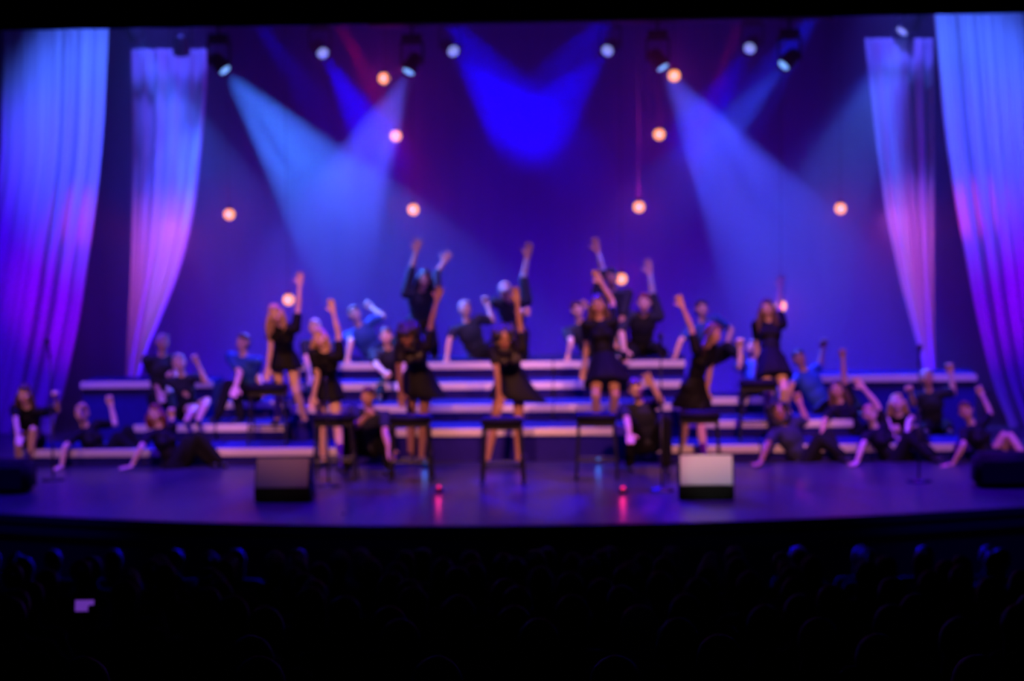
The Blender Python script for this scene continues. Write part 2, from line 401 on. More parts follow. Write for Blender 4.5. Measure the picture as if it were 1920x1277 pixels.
BM.append(head_light(423, 133, 32.5, 640, 400, 31.6, C1, 900, 33, 'lens_c', 'lit stage light far left throwing the broad pale blue beam', .12, ((560, 400, (.05, .22, 1.0), 120, 9), (600, 330, (.05, .22, 1.0), 160, 12))))
BM.append(head_light(765, 136, 32.5, 670, 330, 31.8, (.065, .085, 1.0), 760, 31, 'lens_c', 'lit stage light beside the upper left red bulb, beam slanting down left', .12, ((668, 300, (.18, .12, 1.0), 110, 12),)))
BM.append(head_light(1244, 128, 32.5, 1400, 370, 31.8, C2, 950, 35, 'lens_c', 'lit stage light beside the upper right bulb throwing a broad blue beam right', .12, ((1385, 390, (.12, .12, 1.0), 180, 14),)))
BM.append(head_light(1468, 124, 32.5, 1370, 235, 32.0, (.02, .06, 1.0), 260, 24, 'lens_c', 'right lit stage light with medium blue beam slanting down left', .3))
BM.append(head_light(606, 101, 33.6, 690, 240, 31.9, DB, 1300, 15, 'lens_b', 'small lit stage light with deep blue beam, left of centre', .3))
BM.append(head_light(851, 97, 33.6, 975, 240, 31.4, DB, 1900, 20, 'lens_b', 'left of the middle pair of small lamps whose blue beams cross', .3))
BM.append(head_light(1138, 96, 33.6, 1015, 240, 31.4, DB, 1700, 20, 'lens_b', 'right of the middle pair of small lamps whose blue beams cross', .3))
BM.append(head_light(1405, 92, 33.6, 1325, 215, 31.9, DB, 1300, 15, 'lens_b', 'small lit stage light with deep blue beam, right of centre', .3))
BM.append(head_light(258, 74, 33.2, 330, 210, 33.6, (.04, .13, 1.0), 330, 30, 'lens_c', 'lit stage light above the narrow left drape', .3))
BM.append(head_light(1706, 52, 33.2, 1640, 190, 33.6, (.06, .16, 1.0), 330, 30, 'lens_c', 'lit stage light above the narrow right drape', .3))
BM.append(head_light(340, 100, 33.3, 340, 260, 33.9, (.02, .05, 1.0), 120, 30, 'lens_b', 'dim little stage light above the right side of the narrow left drape', .3))
# lights clamped above the opening: their beams enter the picture from the top
BM.append(head_light(815, 10, 33.4, 1000, 220, 31.8, DB, 900, 18, 'lens_b', 'stage light hidden above the valance, deep blue beam left of centre', .4))
BM.append(head_light(1165, 5, 33.4, 1000, 200, 31.8, DB, 240, 22, 'lens_b', 'stage light hidden above the valance, faint blue beam right of centre', .4))
BM.append(head_light(460, 10, 33.4, 560, 150, 33.0, DB, 160, 16, 'lens_b', 'stage light hidden above the valance, faint blue beam at left', .4))
BM.append(head_light(1545, 2, 33.4, 1390, 220, 32.0, (.0, .01, 1.0), 420, 18, 'lens_b', 'stage light hidden above the valance, blue beam slanting left at right', .4))
BM.append(head_light(625, 15, 33.4, 715, 200, 32.2, (1, .0, .06), 130, 10, 'lens_b', 'stage light hidden above the valance with red beam at left', .5))
BM.append(head_light(1398, 8, 33.4, 1330, 200, 32.2, (1, .0, .08), 60, 9, 'lens_b', 'stage light hidden above the valance with red beam at right', .5))
BM.append(head_light(1690, 60, 34.0, 1500, 330, 33.0, (.02, .05, 1.0), 130, 18, 'lens_b', 'stage light behind the narrow right drape with faint beam', .5))
# pipes the lights hang on: one per row of lamps
rows = {}
for p in BM: rows.setdefault((round(p.y * 5) / 5, round(p.z / .12)), []).append(p)
for key, ps in rows.items():
    y = sum(p.y for p in ps) / len(ps); z = max(p.z for p in ps); xa = min(p.x for p in ps) - .6; xb = max(p.x for p in ps) + .6
    b = NB(); tube(b, [(xa, y, z), (xb, y, z)], .024, 10)
    for xx in (xa + .2, xb - .2): tube(b, [(xx, y, z), (xx, y, 9.19)], .004, 6)
    tag(obj('lighting_pipe', b, 'black'), 'black pipe holding the ' + ' '.join(PLAB[tuple(round(c, 3) for c in ps[0])].split()[:11]), 'pipe')

# ------------------------------------------------------------------ hanging warm bulbs
BULBS = [(720, 147, 33, .9, 'upper left warm bulb beside the pale blue lamp'), (742, 255, 33, 1, 'second bulb down, left of centre'),
         (775, 393, 33, 1.15, 'bright bulb above the raised hand of the dark man, left of centre'), (430, 402, 33.2, 1.1, 'lone bulb at left under the pale blue beam'),
         (1264, 142, 31.9, .8, 'upper right warm bulb inside the root of the broad blue beam'), (1236, 252, 33, .9, 'second bulb down, right of centre'),
         (1198, 388, 33, 1.15, 'bright bulb on the pale cable right of centre'), (1576, 391, 33.2, 1, 'lone bulb at right beside the drape'),
         (541, 562, 32.6, 1, 'low bulb beside the head of the blond girl at left'), (1165, 523, 32.8, .9, 'low bulb just behind the performer with raised arm'),
         (1464, 574, 32.6, 1, 'low bulb beside the head of the right-hand girl on the riser')]
for k, (px, py, Y, s, lab) in enumerate(BULBS):
    P = at(px, py, Y); t = empty('hanging_bulb', P); tag(t, lab, 'lamp', 'warm hanging bulbs')
    b = NB(); bmesh.ops.create_uvsphere(b, u_segments=20, v_segments=14, radius=.08); obj('bulb', b, 'bulb', t, True)
    b = NB(); lathe(b, [(0, .13), (.03, .13), (.038, .10), (.038, .062), (0, .06)], 14); obj('socket', b, 'black', t, True)
    b = NB(); pale = px in (1198,)
    tube(b, [(0, 0, .13), (.01, 0, (9.2 - P.z) / 2), (0, 0, 9.2 - P.z)], .012 if pale else .004, 8); obj('cable', b, 'cable' if pale else 'black', t, True)
    point('bulb_glow', P - V((0, .10, 0)), (1.0, .02, .6), 7 * s, .03)
b = NB(); A = at(731, 345, 32.6); tube(b, [(A.x, A.y, 9.2), (A.x, A.y, A.z), at(732, 440, 32.6)], .010, 8)
tag(obj('rigging_line', b, 'cable'), 'thin pale line hanging behind the crossing beams left of centre', 'rope')

# ------------------------------------------------------------------ stools
def make_stool():
    t = empty('tall_stool', (0, 0, 0)); h = .74
    b = NB(); box(b, -.235, .235, -.17, .17, h - .085, h, .02); obj('seat', b, 'vinyl', t, True)
    b = NB(); box(b, -.22, .22, -.155, .155, h - .125, h - .083); obj('seat_frame', b, 'black', t)
    for sx in (-1, 1):
        for sy in (-1, 1):
            b = NB(); tube(b, [(sx * .2, sy * .135, h - .12), (sx * .235, sy * .18, 0.0)], .017, 8); obj('leg', b, 'black', t)
    for sy in (-1, 1):
        b = NB(); tube(b, [(-.225, sy * .165, .22), (.225, sy * .165, .22)], .011, 8); obj('footrest', b, 'black', t)
    for sx in (-1, 1):
        b = NB(); tube(b, [(sx * .222, -.163, .30), (sx * .222, .163, .30)], .011, 8); obj('stretcher', b, 'black', t)
    return t
ST = [(503, 731, 28.65, .2, 'leftmost tall black stool, on the low riser under the blond girl\'s hand'),
      (627, 774, 26.9, 0, 'tall black stool under the girl with one arm curled overhead'),
      (770, 776, 26.75, 0, 'tall black stool under the curly haired girl left of centre'),
      (942, 784, 26.4, 0, 'tall black stool at the centre of the stage'),
      (1118, 776, 26.75, 0, 'tall black stool before the upright girl in short black dress'),
      (1311, 766, 26.9, 0, 'tall black stool under the girl with long hanging brown hair'),
      (1422, 712, 28.65, .2, 'rightmost tall black stool, on the low riser at right')]
stool = make_stool()
for i, (px, py, Y, z, lab) in enumerate(ST):
    P = at(px, py, Y); o = stool if i == 0 else clone(stool)
    o.location = (P.x, Y, z + .002); tag(o, lab, 'stool', 'tall black stools in front of the girls')

# ------------------------------------------------------------------ monitors, stands, little lights
def wedge(px, py, Y, wpx, face, label, dark_front=True):
    P = at(px, py, Y); P.z = 0; w = wpx * Y / FPX / 2; t = empty('monitor_speaker', (P.x, Y, 0)); tag(t, label, 'speaker')
    # back of the wedge towards the audience: a low dark foot, pale sloping panel above
    b = NB(); prof = [(-.20, .0), (.25, .0), (.25, .10), (.02, .44), (-.03, .46), (-.20, .14)]
    vs = [[b.verts.new((x, yy, zz)) for yy, zz in prof] for x in (-w, w)]
    n = len(prof)
    for i in range(n): b.faces.new((vs[0][i], vs[0][(i+1) % n], vs[1][(i+1) % n], vs[1][i]))
    b.faces.new(vs[0]); b.faces.new(vs[1][::-1]); bmesh.ops.bevel(b, geom=b.edges[:], offset=.008, segments=2, affect='EDGES')
    obj('cabinet', b, 'vinyl', t)
    a, c = V((0, -.204, .155)), V((0, -.04, .452)); nn = V((0, -(c.z - a.z), c.y - a.y)).normalized()
    b = NB()
    q = [V((-w + .02, a.y, a.z)), V((w - .02, a.y, a.z)), V((w - .02, c.y, c.z)), V((-w + .02, c.y, c.z))]
    v0 = [b.verts.new(p + nn * .004) for p in q]; v1 = [b.verts.new(p + nn * .02) for p in q]
    b.faces.new(v1); b.faces.new(v0[::-1])
    for i in range(4): b.faces.new((v0[i], v0[(i+1) % 4], v1[(i+1) % 4], v1[i]))
    obj('grille', b, face, t)
    for sx in (-1, 1):
        b = NB(); box(b, sx * (w + .004) - .006, sx * (w + .004) + .006, .0, .10, .18, .22, .003); obj('handle', b, 'black', t)
        b = NB(); box(b, sx * (w - .06) - .025, sx * (w - .06) + .025, -.19, -.15, -.0, .012); obj('foot', b, 'black', t)
    return t
wedge(534, 935, 25.15, 106, 'beige_shaded', 'dim brownish floor monitor at the stage front, left of centre')
wedge(1324, 930, 25.15, 104, 'beige', 'brightly lit pale floor monitor at the stage front, right of centre')
def big_monitor(px, Y, w, h, label):
    X = at(px, 900, Y).x; t = empty('stage_speaker', (X, Y, 0)); tag(t, label, 'speaker')
    b = NB(); box(b, -w/2, w/2, -.22, .28, 0, h, .05); obj('cabinet', b, 'vinyl', t, True)
    b = NB(); box(b, -w/2 + .06, w/2 - .06, -.235, -.222, .06, h - .06, .005); obj('grille', b, 'black', t)
big_monitor(8, 25.9, .62, .36, 'black box speaker at the far left stage corner')
big_monitor(1888, 25.9, .72, .36, 'black box speaker at the far right stage corner')
def mic_stand(px, Y, h, label, mlabel, boom=0):
    X = at(px, 900, Y).x; t = empty('microphone_stand', (X, Y, 0)); tag(t, label, 'microphone stand', 'microphone stands across the stage')
    b = NB(); lathe(b, [(0, .035), (.03, .035), (.05, .022), (.135, .018), (.14, 0), (0, 0)], 24); obj('base', b, 'black', t, True)
    b = NB(); tube(b, [(0, 0, .03), (0, 0, h * .6)], .013, 8); tube(b, [(0, 0, h * .6), (0, 0, h)], .009, 8); obj('pole', b, 'black', t, True)
    b = NB(); tube(b, [(0, 0, h * .58), (0, 0, h * .63)], .02, 10); obj('collar', b, 'black', t, True)
    b = NB(); tube(b, [(0, 0, h), (.0, -.03, h + .04)], .017, 8); obj('clip', b, 'black', t, True)
    m_ = NB(); lathe(m_, [(0, 0), (.012, 0), (.018, .15), (.027, .17), (.028, .2), (.018, .22), (0, .225)], 12, Matrix.Translation((X, Y - .02, h + .035)) @ Matrix.Rotation(R(25), 4, 'X'))
    tag(obj('microphone', m_, 'black', None, True), mlabel, 'microphone', 'microphones on the stands')
mic_stand(100, 26.9, 1.42, 'thin black microphone stand at far left before the wide drape', 'black microphone before the far left drape')
mic_stand(616, 26.2, 1.0, 'black microphone stand beside the dim floor monitor', 'black microphone low beside the second stool from the left')
mic_stand(1241, 25.7, 1.50, 'black microphone stand right of centre, left of the pale floor monitor', 'black microphone beside the long haired girl at right of centre')
mic_stand(1723, 26.3, 1.30, 'black microphone stand at right before the narrow drape', 'black microphone under the narrow right drape')
def led_puck(px, py, z, m, label, glow, gp):
    P = at_z(px, py, z); t = empty('floor_light', (P.x, P.y, 0)); tag(t, label, 'floor light')
    b = NB(); lathe(b, [(0, .0), (.04, .0), (.045, .03), (.03, .045), (0, .045)], 16); obj('housing', b, 'black', t, True)
    b = NB(); bmesh.ops.create_uvsphere(b, u_segments=12, v_segments=8, radius=.024, matrix=Matrix.Translation((0, 0, .05))); obj('lens', b, m, t, True)
    point('puck_glow', P + V((0, -.10, .08)), glow, gp, .02)
led_puck(797, 868, .05, 'led_c', 'tiny cyan floor light left of centre before the risers', (.02, .2, 1), .35)
led_puck(1122, 860, .05, 'led_c', 'tiny cyan floor light under the stool right of centre', (.02, .2, 1), .35)
led_puck(823, 914, .05, 'red_glint', 'tiny added red glow for a floor reflection, left of the centre stool', (1, .02, .2), .5)
led_puck(1168, 916, .05, 'red_glint', 'tiny added red glow for a floor reflection, left of the right microphone stand', (1, .02, .2), .7)

# ------------------------------------------------------------------ people
def capsule(b, p0, r0, p1, r1, n=10):
    p0, p1 = V(p0), V(p1); d = p1 - p0
    if d.length < 1e-4: d = V((0, 0, 1e-4)); p1 = p0 + d
    d.normalize(); a = d.orthogonal().normalized(); c = d.cross(a); rings = []
    prof = [(p0 - d * r0 * math.cos(t), r0 * math.sin(t)) for t in (.35, .8, 1.25)] + [(p0, r0), (p1, r1)] + [(p1 + d * r1 * math.cos(t), r1 * math.sin(t)) for t in (1.25, .8, .35)]
    for q, rr in prof:
        rings.append([b.verts.new(q + (a * math.cos(t) + c * math.sin(t)) * rr) for t in [2 * math.pi * j / n for j in range(n)]])
    for i in range(len(prof) - 1):
        for j in range(n): b.faces.new((rings[i][j], rings[i][(j+1) % n], rings[i+1][(j+1) % n], rings[i+1][j]))
    b.faces.new(rings[0][::-1]); b.faces.new(rings[-1])
def ellip(b, c, rx, ry, rz, fr=None):
    # fr = (side, front, up) axes
    s, f, u = fr if fr else (V((1, 0, 0)), V((0, 1, 0)), V((0, 0, 1)))
    M = Matrix(((s.x * rx, f.x * ry, u.x * rz, c.x), (s.y * rx, f.y * ry, u.y * rz, c.y), (s.z * rx, f.z * ry, u.z * rz, c.z), (0, 0, 0, 1)))
    bmesh.ops.create_icosphere(b, subdivisions=2, radius=1, matrix=M)
def remesh(b, name, voxel, sm=2):
    bmesh.ops.recalc_face_normals(b, faces=b.faces)
    me = bpy.data.meshes.new(name); b.to_mesh(me); b.free()
    o = bpy.data.objects.new(name, me); COL.objects.link(o)
    m = o.modifiers.new('r', 'REMESH'); m.mode = 'VOXEL'; m.voxel_size = voxel; m.use_smooth_shade = True
    if sm: k = o.modifiers.new('s', 'SMOOTH'); k.factor = .5; k.iterations = sm
    dg = bpy.context.evaluated_depsgraph_get(); out = bpy.data.meshes.new_from_object(o.evaluated_get(dg)); out.name = name
    bpy.data.objects.remove(o); bpy.data.meshes.remove(me)
    return out

def solve(p0, px, py, L, sg):
    """point at distance L from p0 seen at (px, py); sg<0 the nearer solution, sg>0 the farther"""
    d = ray(px, py); oc = CAM - p0; bq = oc.dot(d); cq = oc.dot(oc) - L * L; D = bq * bq - cq
    if D < 0:
        q = CAM + d * (-bq); return p0 + (q - p0).normalized() * L
    t = -bq + (-1 if sg < 0 else 1) * math.sqrt(D)
    return CAM + d * t

def hand(b, w, d, n, kind, L=.18):
    """wrist w, direction d, palm normal n"""
    d = d.normalized(); u = d.cross(n).normalized(); n = u.cross(d).normalized(); k = L / .18
    cols = [(-.033, .9), (-.011, 1.0), (.011, .96), (.032, .8)]
    for x, l in cols: capsule(b, w + u * x * .6 * k, .014 * k, w + d * .085 * k + u * x * k, .0125 * k, 8)
    for x, l in cols:
        base = w + d * .085 * k + u * x * k
        if kind == 'fist':
            p1 = base + d * .03 * k + n * .012; p2 = p1 + n * .03 * k - d * .01; p3 = p2 - d * .025 * k
            capsule(b, base, .0115 * k, p1, .011 * k, 8); capsule(b, p1, .011 * k, p2, .0105 * k, 8); capsule(b, p2, .0105 * k, p3, .010 * k, 8)
        else:
            sp = 2.1 if kind == 'open' else 1.25
            e = d + u * x * 5.5 * (sp - 1)
            e.normalize()
            p1 = base + e * .045 * l * k + n * .003; p2 = p1 + e * .038 * l * k + n * .012 * k
            capsule(b, base, .0105 * k, p1, .0095 * k, 8); capsule(b, p1, .0095 * k, p2, .0085 * k, 8)
    t0 = w + d * .02 * k - u * .02 * k
    if kind == 'fist': t1 = w + d * .065 * k - u * .045 * k + n * .02; t2 = w + d * .09 * k - u * .015 * k + n * .05 * k
    else: t1 = w + d * .055 * k - u * .06 * k + n * .01; t2 = t1 + (d * .8 - u * .55).normalized() * .035 * k
    capsule(b, t0, .015 * k, t1, .0125 * k, 8); capsule(b, t1, .0125 * k, t2, .010 * k, 8)

def frame_of(yaw, axis):
    s = V((math.cos(yaw), math.sin(yaw), 0)); s = (s - axis * s.dot(axis)).normalized(); f = axis.cross(s).normalized()  # f: away from the face side
    return s, -f if (-f).dot(V((math.sin(yaw), -math.cos(yaw), 0))) > 0 else f

def person(S):
    Y = S['Y']; k = S.get('k', 1.0); male = S.get('male', False)
    pel = at(*S['pel'], Y); nx_, ny_, ns_ = S['neck']; neck = solve(pel, nx_, ny_, (.50 if not male else .53) * k, ns_)
    ax = (neck - pel).normalized(); yaw = R(S.get('yaw', 0)); sd, fr = frame_of(yaw, ax)
    hx, hy, hs = S['head']; hc = solve(neck, hx, hy, .172 * k, hs)
    hyaw = R(S.get('hyaw', S.get('yaw', 0))); hax = (hc - neck).normalized(); hax = (hax + V((0, 0, .5))).normalized() if S.get('hup', True) else hax
    hsd, hfr = frame_of(hyaw, hax); hp = R(S.get('hpitch', 0))
    if hp:  # nod: positive looks up
        Mx = Matrix.Rotation(hp, 3, hsd); a1 = Mx @ hfr; 
        if a1.z < hfr.z: Mx = Matrix.Rotation(-hp, 3, hsd)
        hfr = Mx @ hfr; hax = Mx @ hax
    sw = (.165 if not male else .195) * k
    shL = neck - sd * sw - ax * .04 * k; shR = neck + sd * sw - ax * .04 * k
    LU, LF = .28 * k, .25 * k
    arms = []
    for sh, a in ((shL, S.get('aL')), (shR, S.get('aR'))):
        if a is None: arms.append(None); continue
        el = solve(sh, a[0], a[1], LU, a[2]); wr = solve(el, a[3], a[4], LF, a[5]); arms.append((sh, el, wr, a[6] if len(a) > 6 else 'open'))
    hipL = pel - sd * .085 * k - ax * .03; hipR = pel + sd * .085 * k - ax * .03
    legs = []
    for hp_, l in ((hipL, S.get('lL')), (hipR, S.get('lR'))):
        kn = solve(hp_, l[0], l[1], .43 * k, l[2]); an = solve(kn, l[3], l[4], .42 * k, l[5])
        if an.z < S.get('fz', -9) + .07: an.z = S['fz'] + .07
        if kn.z < S.get('fz', -9) + .09: kn.z = S['fz'] + .09
        if l[5] > 0 and not S.get('nosnap') and an.z - S['fz'] < .45:
            an.z = S['fz'] + .07
            if (an - hp_).length > .86 * k: kn = hp_.lerp(an, .5)
        legs.append((hp_, kn, an))
    gz = S.get('fz', 0)
    loc = V((pel.x, pel.y, gz))
    root = empty('person', loc); tag(root, S['label'], 'person', S.get('group'))
    o_ = loc
    # ---------- body
    b = NB(); r = k
    if male:
        ellip(b, neck - ax * .17 * k, .165 * r, .11 * r, .18 * r, (sd, fr, ax)); ellip(b, neck - ax * .35 * k, .135 * r, .095 * r, .14 * r, (sd, fr, ax)); ellip(b, pel, .155 * r, .11 * r, .12 * r, (sd, fr, ax))
    else:
        ellip(b, neck - ax * .16 * k, .14 * r, .095 * r, .16 * r, (sd, fr, ax)); ellip(b, neck - ax * .32 * k, .112 * r, .082 * r, .13 * r, (sd, fr, ax)); ellip(b, pel, .155 * r, .112 * r, .125 * r, (sd, fr, ax))
        for s in (-1, 1): ellip(b, neck - ax * .19 * k + sd * s * .06 * r + fr * .065 * r, .055 * r, .05 * r, .055 * r, (sd, fr, ax))
    capsule(b, shL + sd * .02, .052 * r, shR - sd * .02, .052 * r)
    capsule(b, neck - ax * .05 * k, .055 * r, hc - hax * .04 * k, .048 * r)
    def Lp(x, y, z): return hc + (hsd * x + hfr * y + hax * z) * k
    ellip(b, Lp(0, -.012, .025), .076 * r, .094 * r, .092 * r, (hsd, hfr, hax))
    ellip(b, Lp(0, .028, -.045), .056 * r, .058 * r, .066 * r, (hsd, hfr, hax))
    capsule(b, Lp(0, .072, -.098 + .01), .020 * r, Lp(0, .050, -.085), .03 * r, 8)   # chin
    capsule(b, Lp(0, .084, .015), .010 * r, Lp(0, .104, -.026), .014 * r, 8)          # nose
    capsule(b, Lp(-.045, .072, .030), .012 * r, Lp(.045, .072, .030), .012 * r, 8)     # brow
    capsule(b, Lp(-.022, .082, -.055), .010 * r, Lp(.022, .082, -.055), .010 * r, 8)   # lips
    for s in (-1, 1):
        ellip(b, Lp(s * .078, -.008, -.002), .012 * r, .022 * r, .034 * r, (hsd, hfr, hax))
        ellip(b, Lp(s * .045, .050, -.022), .026 * r, .024 * r, .026 * r, (hsd, hfr, hax))
    for A in arms:
        if not A: continue
        sh, el, wr, kd = A; g = (1.15 if male else 1.0) * r; 
        capsule(b, sh, .050 * g, sh.lerp(el, .5), .042 * g); capsule(b, sh.lerp(el, .5), .042 * g, el, .034 * g)
        capsule(b, el, .034 * g, el.lerp(wr, .35), .037 * g); capsule(b, el.lerp(wr, .35), .037 * g, wr, .024 * g)
        d = (wr - el).normalized(); n = (CAM - wr).normalized()
        if kd == 'floor': d = (V((d.x, d.y - .25, 0))).normalized() if abs(d.z) > .5 else V((d.x, d.y, 0)).normalized(); n = V((0, 0, -1)); hand(b, wr, d, n, 'flat', .18 * g)
        else: hand(b, wr, d, n, kd, .18 * g)
    feet = []
    for (hp_, kn, an) in legs:
        capsule(b, hp_, .088 * r, hp_.lerp(kn, .5), .073 * r); capsule(b, hp_.lerp(kn, .5), .073 * r, kn, .052 * r)
        capsule(b, kn, .052 * r, kn.lerp(an, .35), .054 * r); capsule(b, kn.lerp(an, .35), .054 * r, an, .035 * r)
        sh_ = (an - kn).normalized(); ff = fr + V((0, 0, 0)); ff = ff - sh_ * ff.dot(sh_) * .9
        tyaw = R(S.get('toe', S.get('yaw', 0))); fd = V((math.sin(tyaw), -math.cos(tyaw), -.05)); 
        if an.z > gz + .16: fd = (fd + V((0, 0, -.9))).normalized()
        toe = an + fd * .15 * k - V((0, 0, .03)); heel = an - fd * .035 - V((0, 0, .03))
        toe.z = max(toe.z, gz + .028); heel.z = max(heel.z, gz + .032)
        capsule(b, heel, .031 * r, toe, .025 * r, 8); feet.append((heel, toe, an))
    bmesh.ops.translate(b, verts=b.verts, vec=-o_)
    me = remesh(b, 'body', S.get('vox', .0105), 2)
    body = obj('body', me, [S.get('skin', 'skin_fair'), 'eye', 'lip'], root)
    le = [Lp(s * .030, .082, .008) - o_ for s in (-1, 1)]; lm = [Lp(x * .016, .090, -.055) - o_ for x in (-1, 0, 1)]
    for p in me.polygons:
        c = p.center
        if (c - (hc - o_)).length > .2 * k: continue
        if min((c - q).length for q in le) < .013 * k: p.material_index = 1
        elif min((c - q).length for q in lm) < .013 * k: p.material_index = 2
    # ---------- clothes
    def mk(name, fn, m, vox=.014, sm=3):
        b = NB(); fn(b); bmesh.ops.translate(b, verts=b.verts, vec=-o_); return obj(name, remesh(b, name, vox, sm), m, root)
    e = .016
    def torso(b, low=True):
        w1, w2, w3 = ((.165, .11, .18), (.142, .102, .15), (.158, .118, .12)) if male else ((.14, .095, .155), (.116, .086, .13), (.158, .116, .125))
        ellip(b, neck - ax * .18 * k, w1[0] * r + e, w1[1] * r + e, w1[2] * r, (sd, fr, ax)); ellip(b, neck - ax * .33 * k, w2[0] * r + e, w2[1] * r + e, w2[2] * r + e, (sd, fr, ax))
        if low: ellip(b, pel, w3[0] * r + e, w3[1] * r + e, w3[2] * r + e, (sd, fr, ax))
        if not male:
            for s in (-1, 1): ellip(b, neck - ax * .19 * k + sd * s * .06 * r + fr * .065 * r, .055 * r + e, .05 * r + e, .055 * r + e, (sd, fr, ax))
        ellip(b, neck - ax * .115 * k + fr * .045 * r, .085 * r, .055 * r + e, .06 * r, (sd, fr, ax))
        capsule(b, shL + sd * .02 - ax * .01, .052 * r + e, shR - sd * .02 - ax * .01, .052 * r + e)
    def sleeves(b, fr_):
        for A in arms:
            if not A: continue
            sh, el, wr, kd = A; g = (1.15 if male else 1.0) * r
            if fr_ <= 1: capsule(b, sh, .052 * g + e, sh.lerp(el, fr_), .044 * g + e)
            else: capsule(b, sh, .052 * g + e, el, .040 * g + e); capsule(b, el, .040 * g + e, el.lerp(wr, fr_ - 1), .034 * g + e * .7)
    out = S.get('outfit', 'dress')
    if out == 'dress':
        def f(b):
            torso(b); sleeves(b, S.get('sleeve', .55))
            q = S.get('skirt', .52)
            mids = [hp_.lerp(kn, q) for hp_, kn, an in legs]
            hemc = (mids[0] + mids[1]) / 2
            sag = V((0, 0, -.06)) 
            fl = S.get('flare'); lat = mids[1] - mids[0]; rx = lat.length / 2 + .135 * r; lat = lat.normalized() if lat.length > .05 else sd
            dwn = (hemc - pel).normalized(); hc2 = hemc + dwn * .03
            if fl: q_ = at(fl[0], fl[1], hemc.y + fl[2]); off = lat * (q_ - hemc).dot(lat); rx += min(.12, off.length * .35); hc2 = hc2 + off.normalized() * min(.09, off.length * .3)
            dep = dwn.cross(lat).normalized(); lat2 = dep.cross(dwn).normalized(); rings = []; n_ = 28
            for t in (0, .15, .35, .6, .8, 1.0):
                c0 = (pel + ax * .10 * k).lerp(hc2, t); wx = (.115 * (1 - t) ** 2 + .19 * 2 * t * (1 - t)) * r + rx * t * t + e; wy = (.09 * (1 - t) ** 2 + .16 * 2 * t * (1 - t)) * r + .165 * r * t * t + e
                l_ = sd.lerp(lat2, t).normalized(); d_ = fr.lerp(dep if dep.dot(fr) > 0 else -dep, t).normalized()
                rings.append([b.verts.new(c0 + l_ * math.cos(a) * wx * (1 + .05 * t * math.cos(a * 9)) + d_ * math.sin(a) * wy * (1 + .05 * t * math.cos(a * 9))) for a in [6.28319 * q / n_ for q in range(n_)]])
            for i_ in range(5):
                for j_ in range(n_): b.faces.new((rings[i_][j_], rings[i_][(j_+1) % n_], rings[i_+1][(j_+1) % n_], rings[i_+1][j_]))
            b.faces.new(rings[0]); b.faces.new(rings[-1])
            for hp_, kn, an in legs: capsule(b, hp_, .095 * r + e, hp_.lerp(kn, q * .85), .085 * r)
        mk('dress', f, 'dress')
    else:
        top = {'shirt': 'shirt', 'bluelit': 'blue_lit_shirt', 'blacktop': 'dress'}[out]
        mk('shirt', lambda b: (torso(b), sleeves(b, S.get('sleeve', .6))), top)
        def f(b):
            ellip(b, pel - ax * .01, .168 * r + e, .125 * r + e, .12 * r, (sd, fr, ax))
            for (hp_, kn, an) in legs:
                capsule(b, hp_, .092 * r + e, kn, .060 * r + e); 
                capsule(b, kn, .060 * r + e, kn.lerp(an, .93), .050 * r + e * .8)
        if not S.get('bare'): mk('trousers', f, 'pants')
        else:
            def f2(b):
                ellip(b, pel - ax * .01, .168 * r + e, .125 * r + e, .12 * r, (sd, fr, ax))
                for (hp_, kn, an) in legs: capsule(b, hp_, .092 * r + e, hp_.lerp(kn, .45), .078 * r + e)
            mk('shorts', f2, 'pants')
    if S.get('cuff'):
        def f(b):
            for A in arms:
                if A and A[1].z < A[2].z: capsule(b, A[1].lerp(A[2], .05), .045 * r, A[1].lerp(A[2], .85), .038 * r)
        mk('pale_sleeve', f, 'palegrey')
    for heel, toe, an in feet:
        def f(b): capsule(b, heel, .037 * r, toe, .031 * r, 8); capsule(b, heel, .037 * r, an + (heel - an) * .5, .038 * r, 8)
        mk('shoe', f, S.get('shoe', 'shoe'), .012, 1)
    # ---------- hair
    hm, style = S['hair']
    def f(b):
        if style == 'curly':
            rnd = random.Random(int(S['head'][0]))
            for i in range(80):
                th = rnd.uniform(-1, 1); z = rnd.uniform(-.16, .10); a = rnd.uniform(0, 6.283)
                x = math.cos(a) * .112; y = math.sin(a) * .11 - .035
                if y > .03 and -.10 < z < .065 and abs(x) < .075: continue
                sc_ = math.sqrt(max(.25, 1 - (z / .2) ** 2)) * 1.05
                ellip(b, Lp(x * sc_, y * sc_, z), .038 * r, .038 * r, .04 * r)
            ellip(b, Lp(0, -.035, .04), .095 * r, .095 * r, .095 * r, (hsd, hfr, hax))
            for i in range(22):
                x = rnd.uniform(-.14, .14); q = Lp(x, -.07 + rnd.uniform(-.02, .03), -.12); ellip(b, q - V((0, 0, rnd.uniform(.0, .20 if not male else .03))), .038 * r, .038 * r, .055 * r)
        else:
            ellip(b, Lp(0, -.026, .036), .086 * r, .098 * r, .096 * r, (hsd, hfr, hax))
            ellip(b, Lp(0, -.05, -.01), .080 * r, .070 * r, .085 * r, (hsd, hfr, hax))
            ellip(b, Lp(.02, .05, .088), .05 * r, .04 * r, .025 * r, (hsd, hfr, hax))
            if style == 'long':
                dn = (V((0, 0, -1)) + (pel - neck).normalized() * .8 + S.get('hsway', V((0, 0, 0)))).normalized(); LL = S.get('hlen', .30)
                for i in range(7):
                    a = -1 + 2 * i / 6; p0 = Lp(a * .082, -.045 + .055 * abs(a) ** 2, .0); p1 = p0 + dn * LL * .45 * k + hsd * a * .03; p2 = p0 + dn * LL * k + hsd * a * .02
                    capsule(b, p0, .032 * r, p1, .034 * r, 8); capsule(b, p1, .034 * r, p2, .016 * r, 8)
            if style == 'bun': ellip(b, Lp(0, -.10, .09), .045 * r, .045 * r, .045 * r)
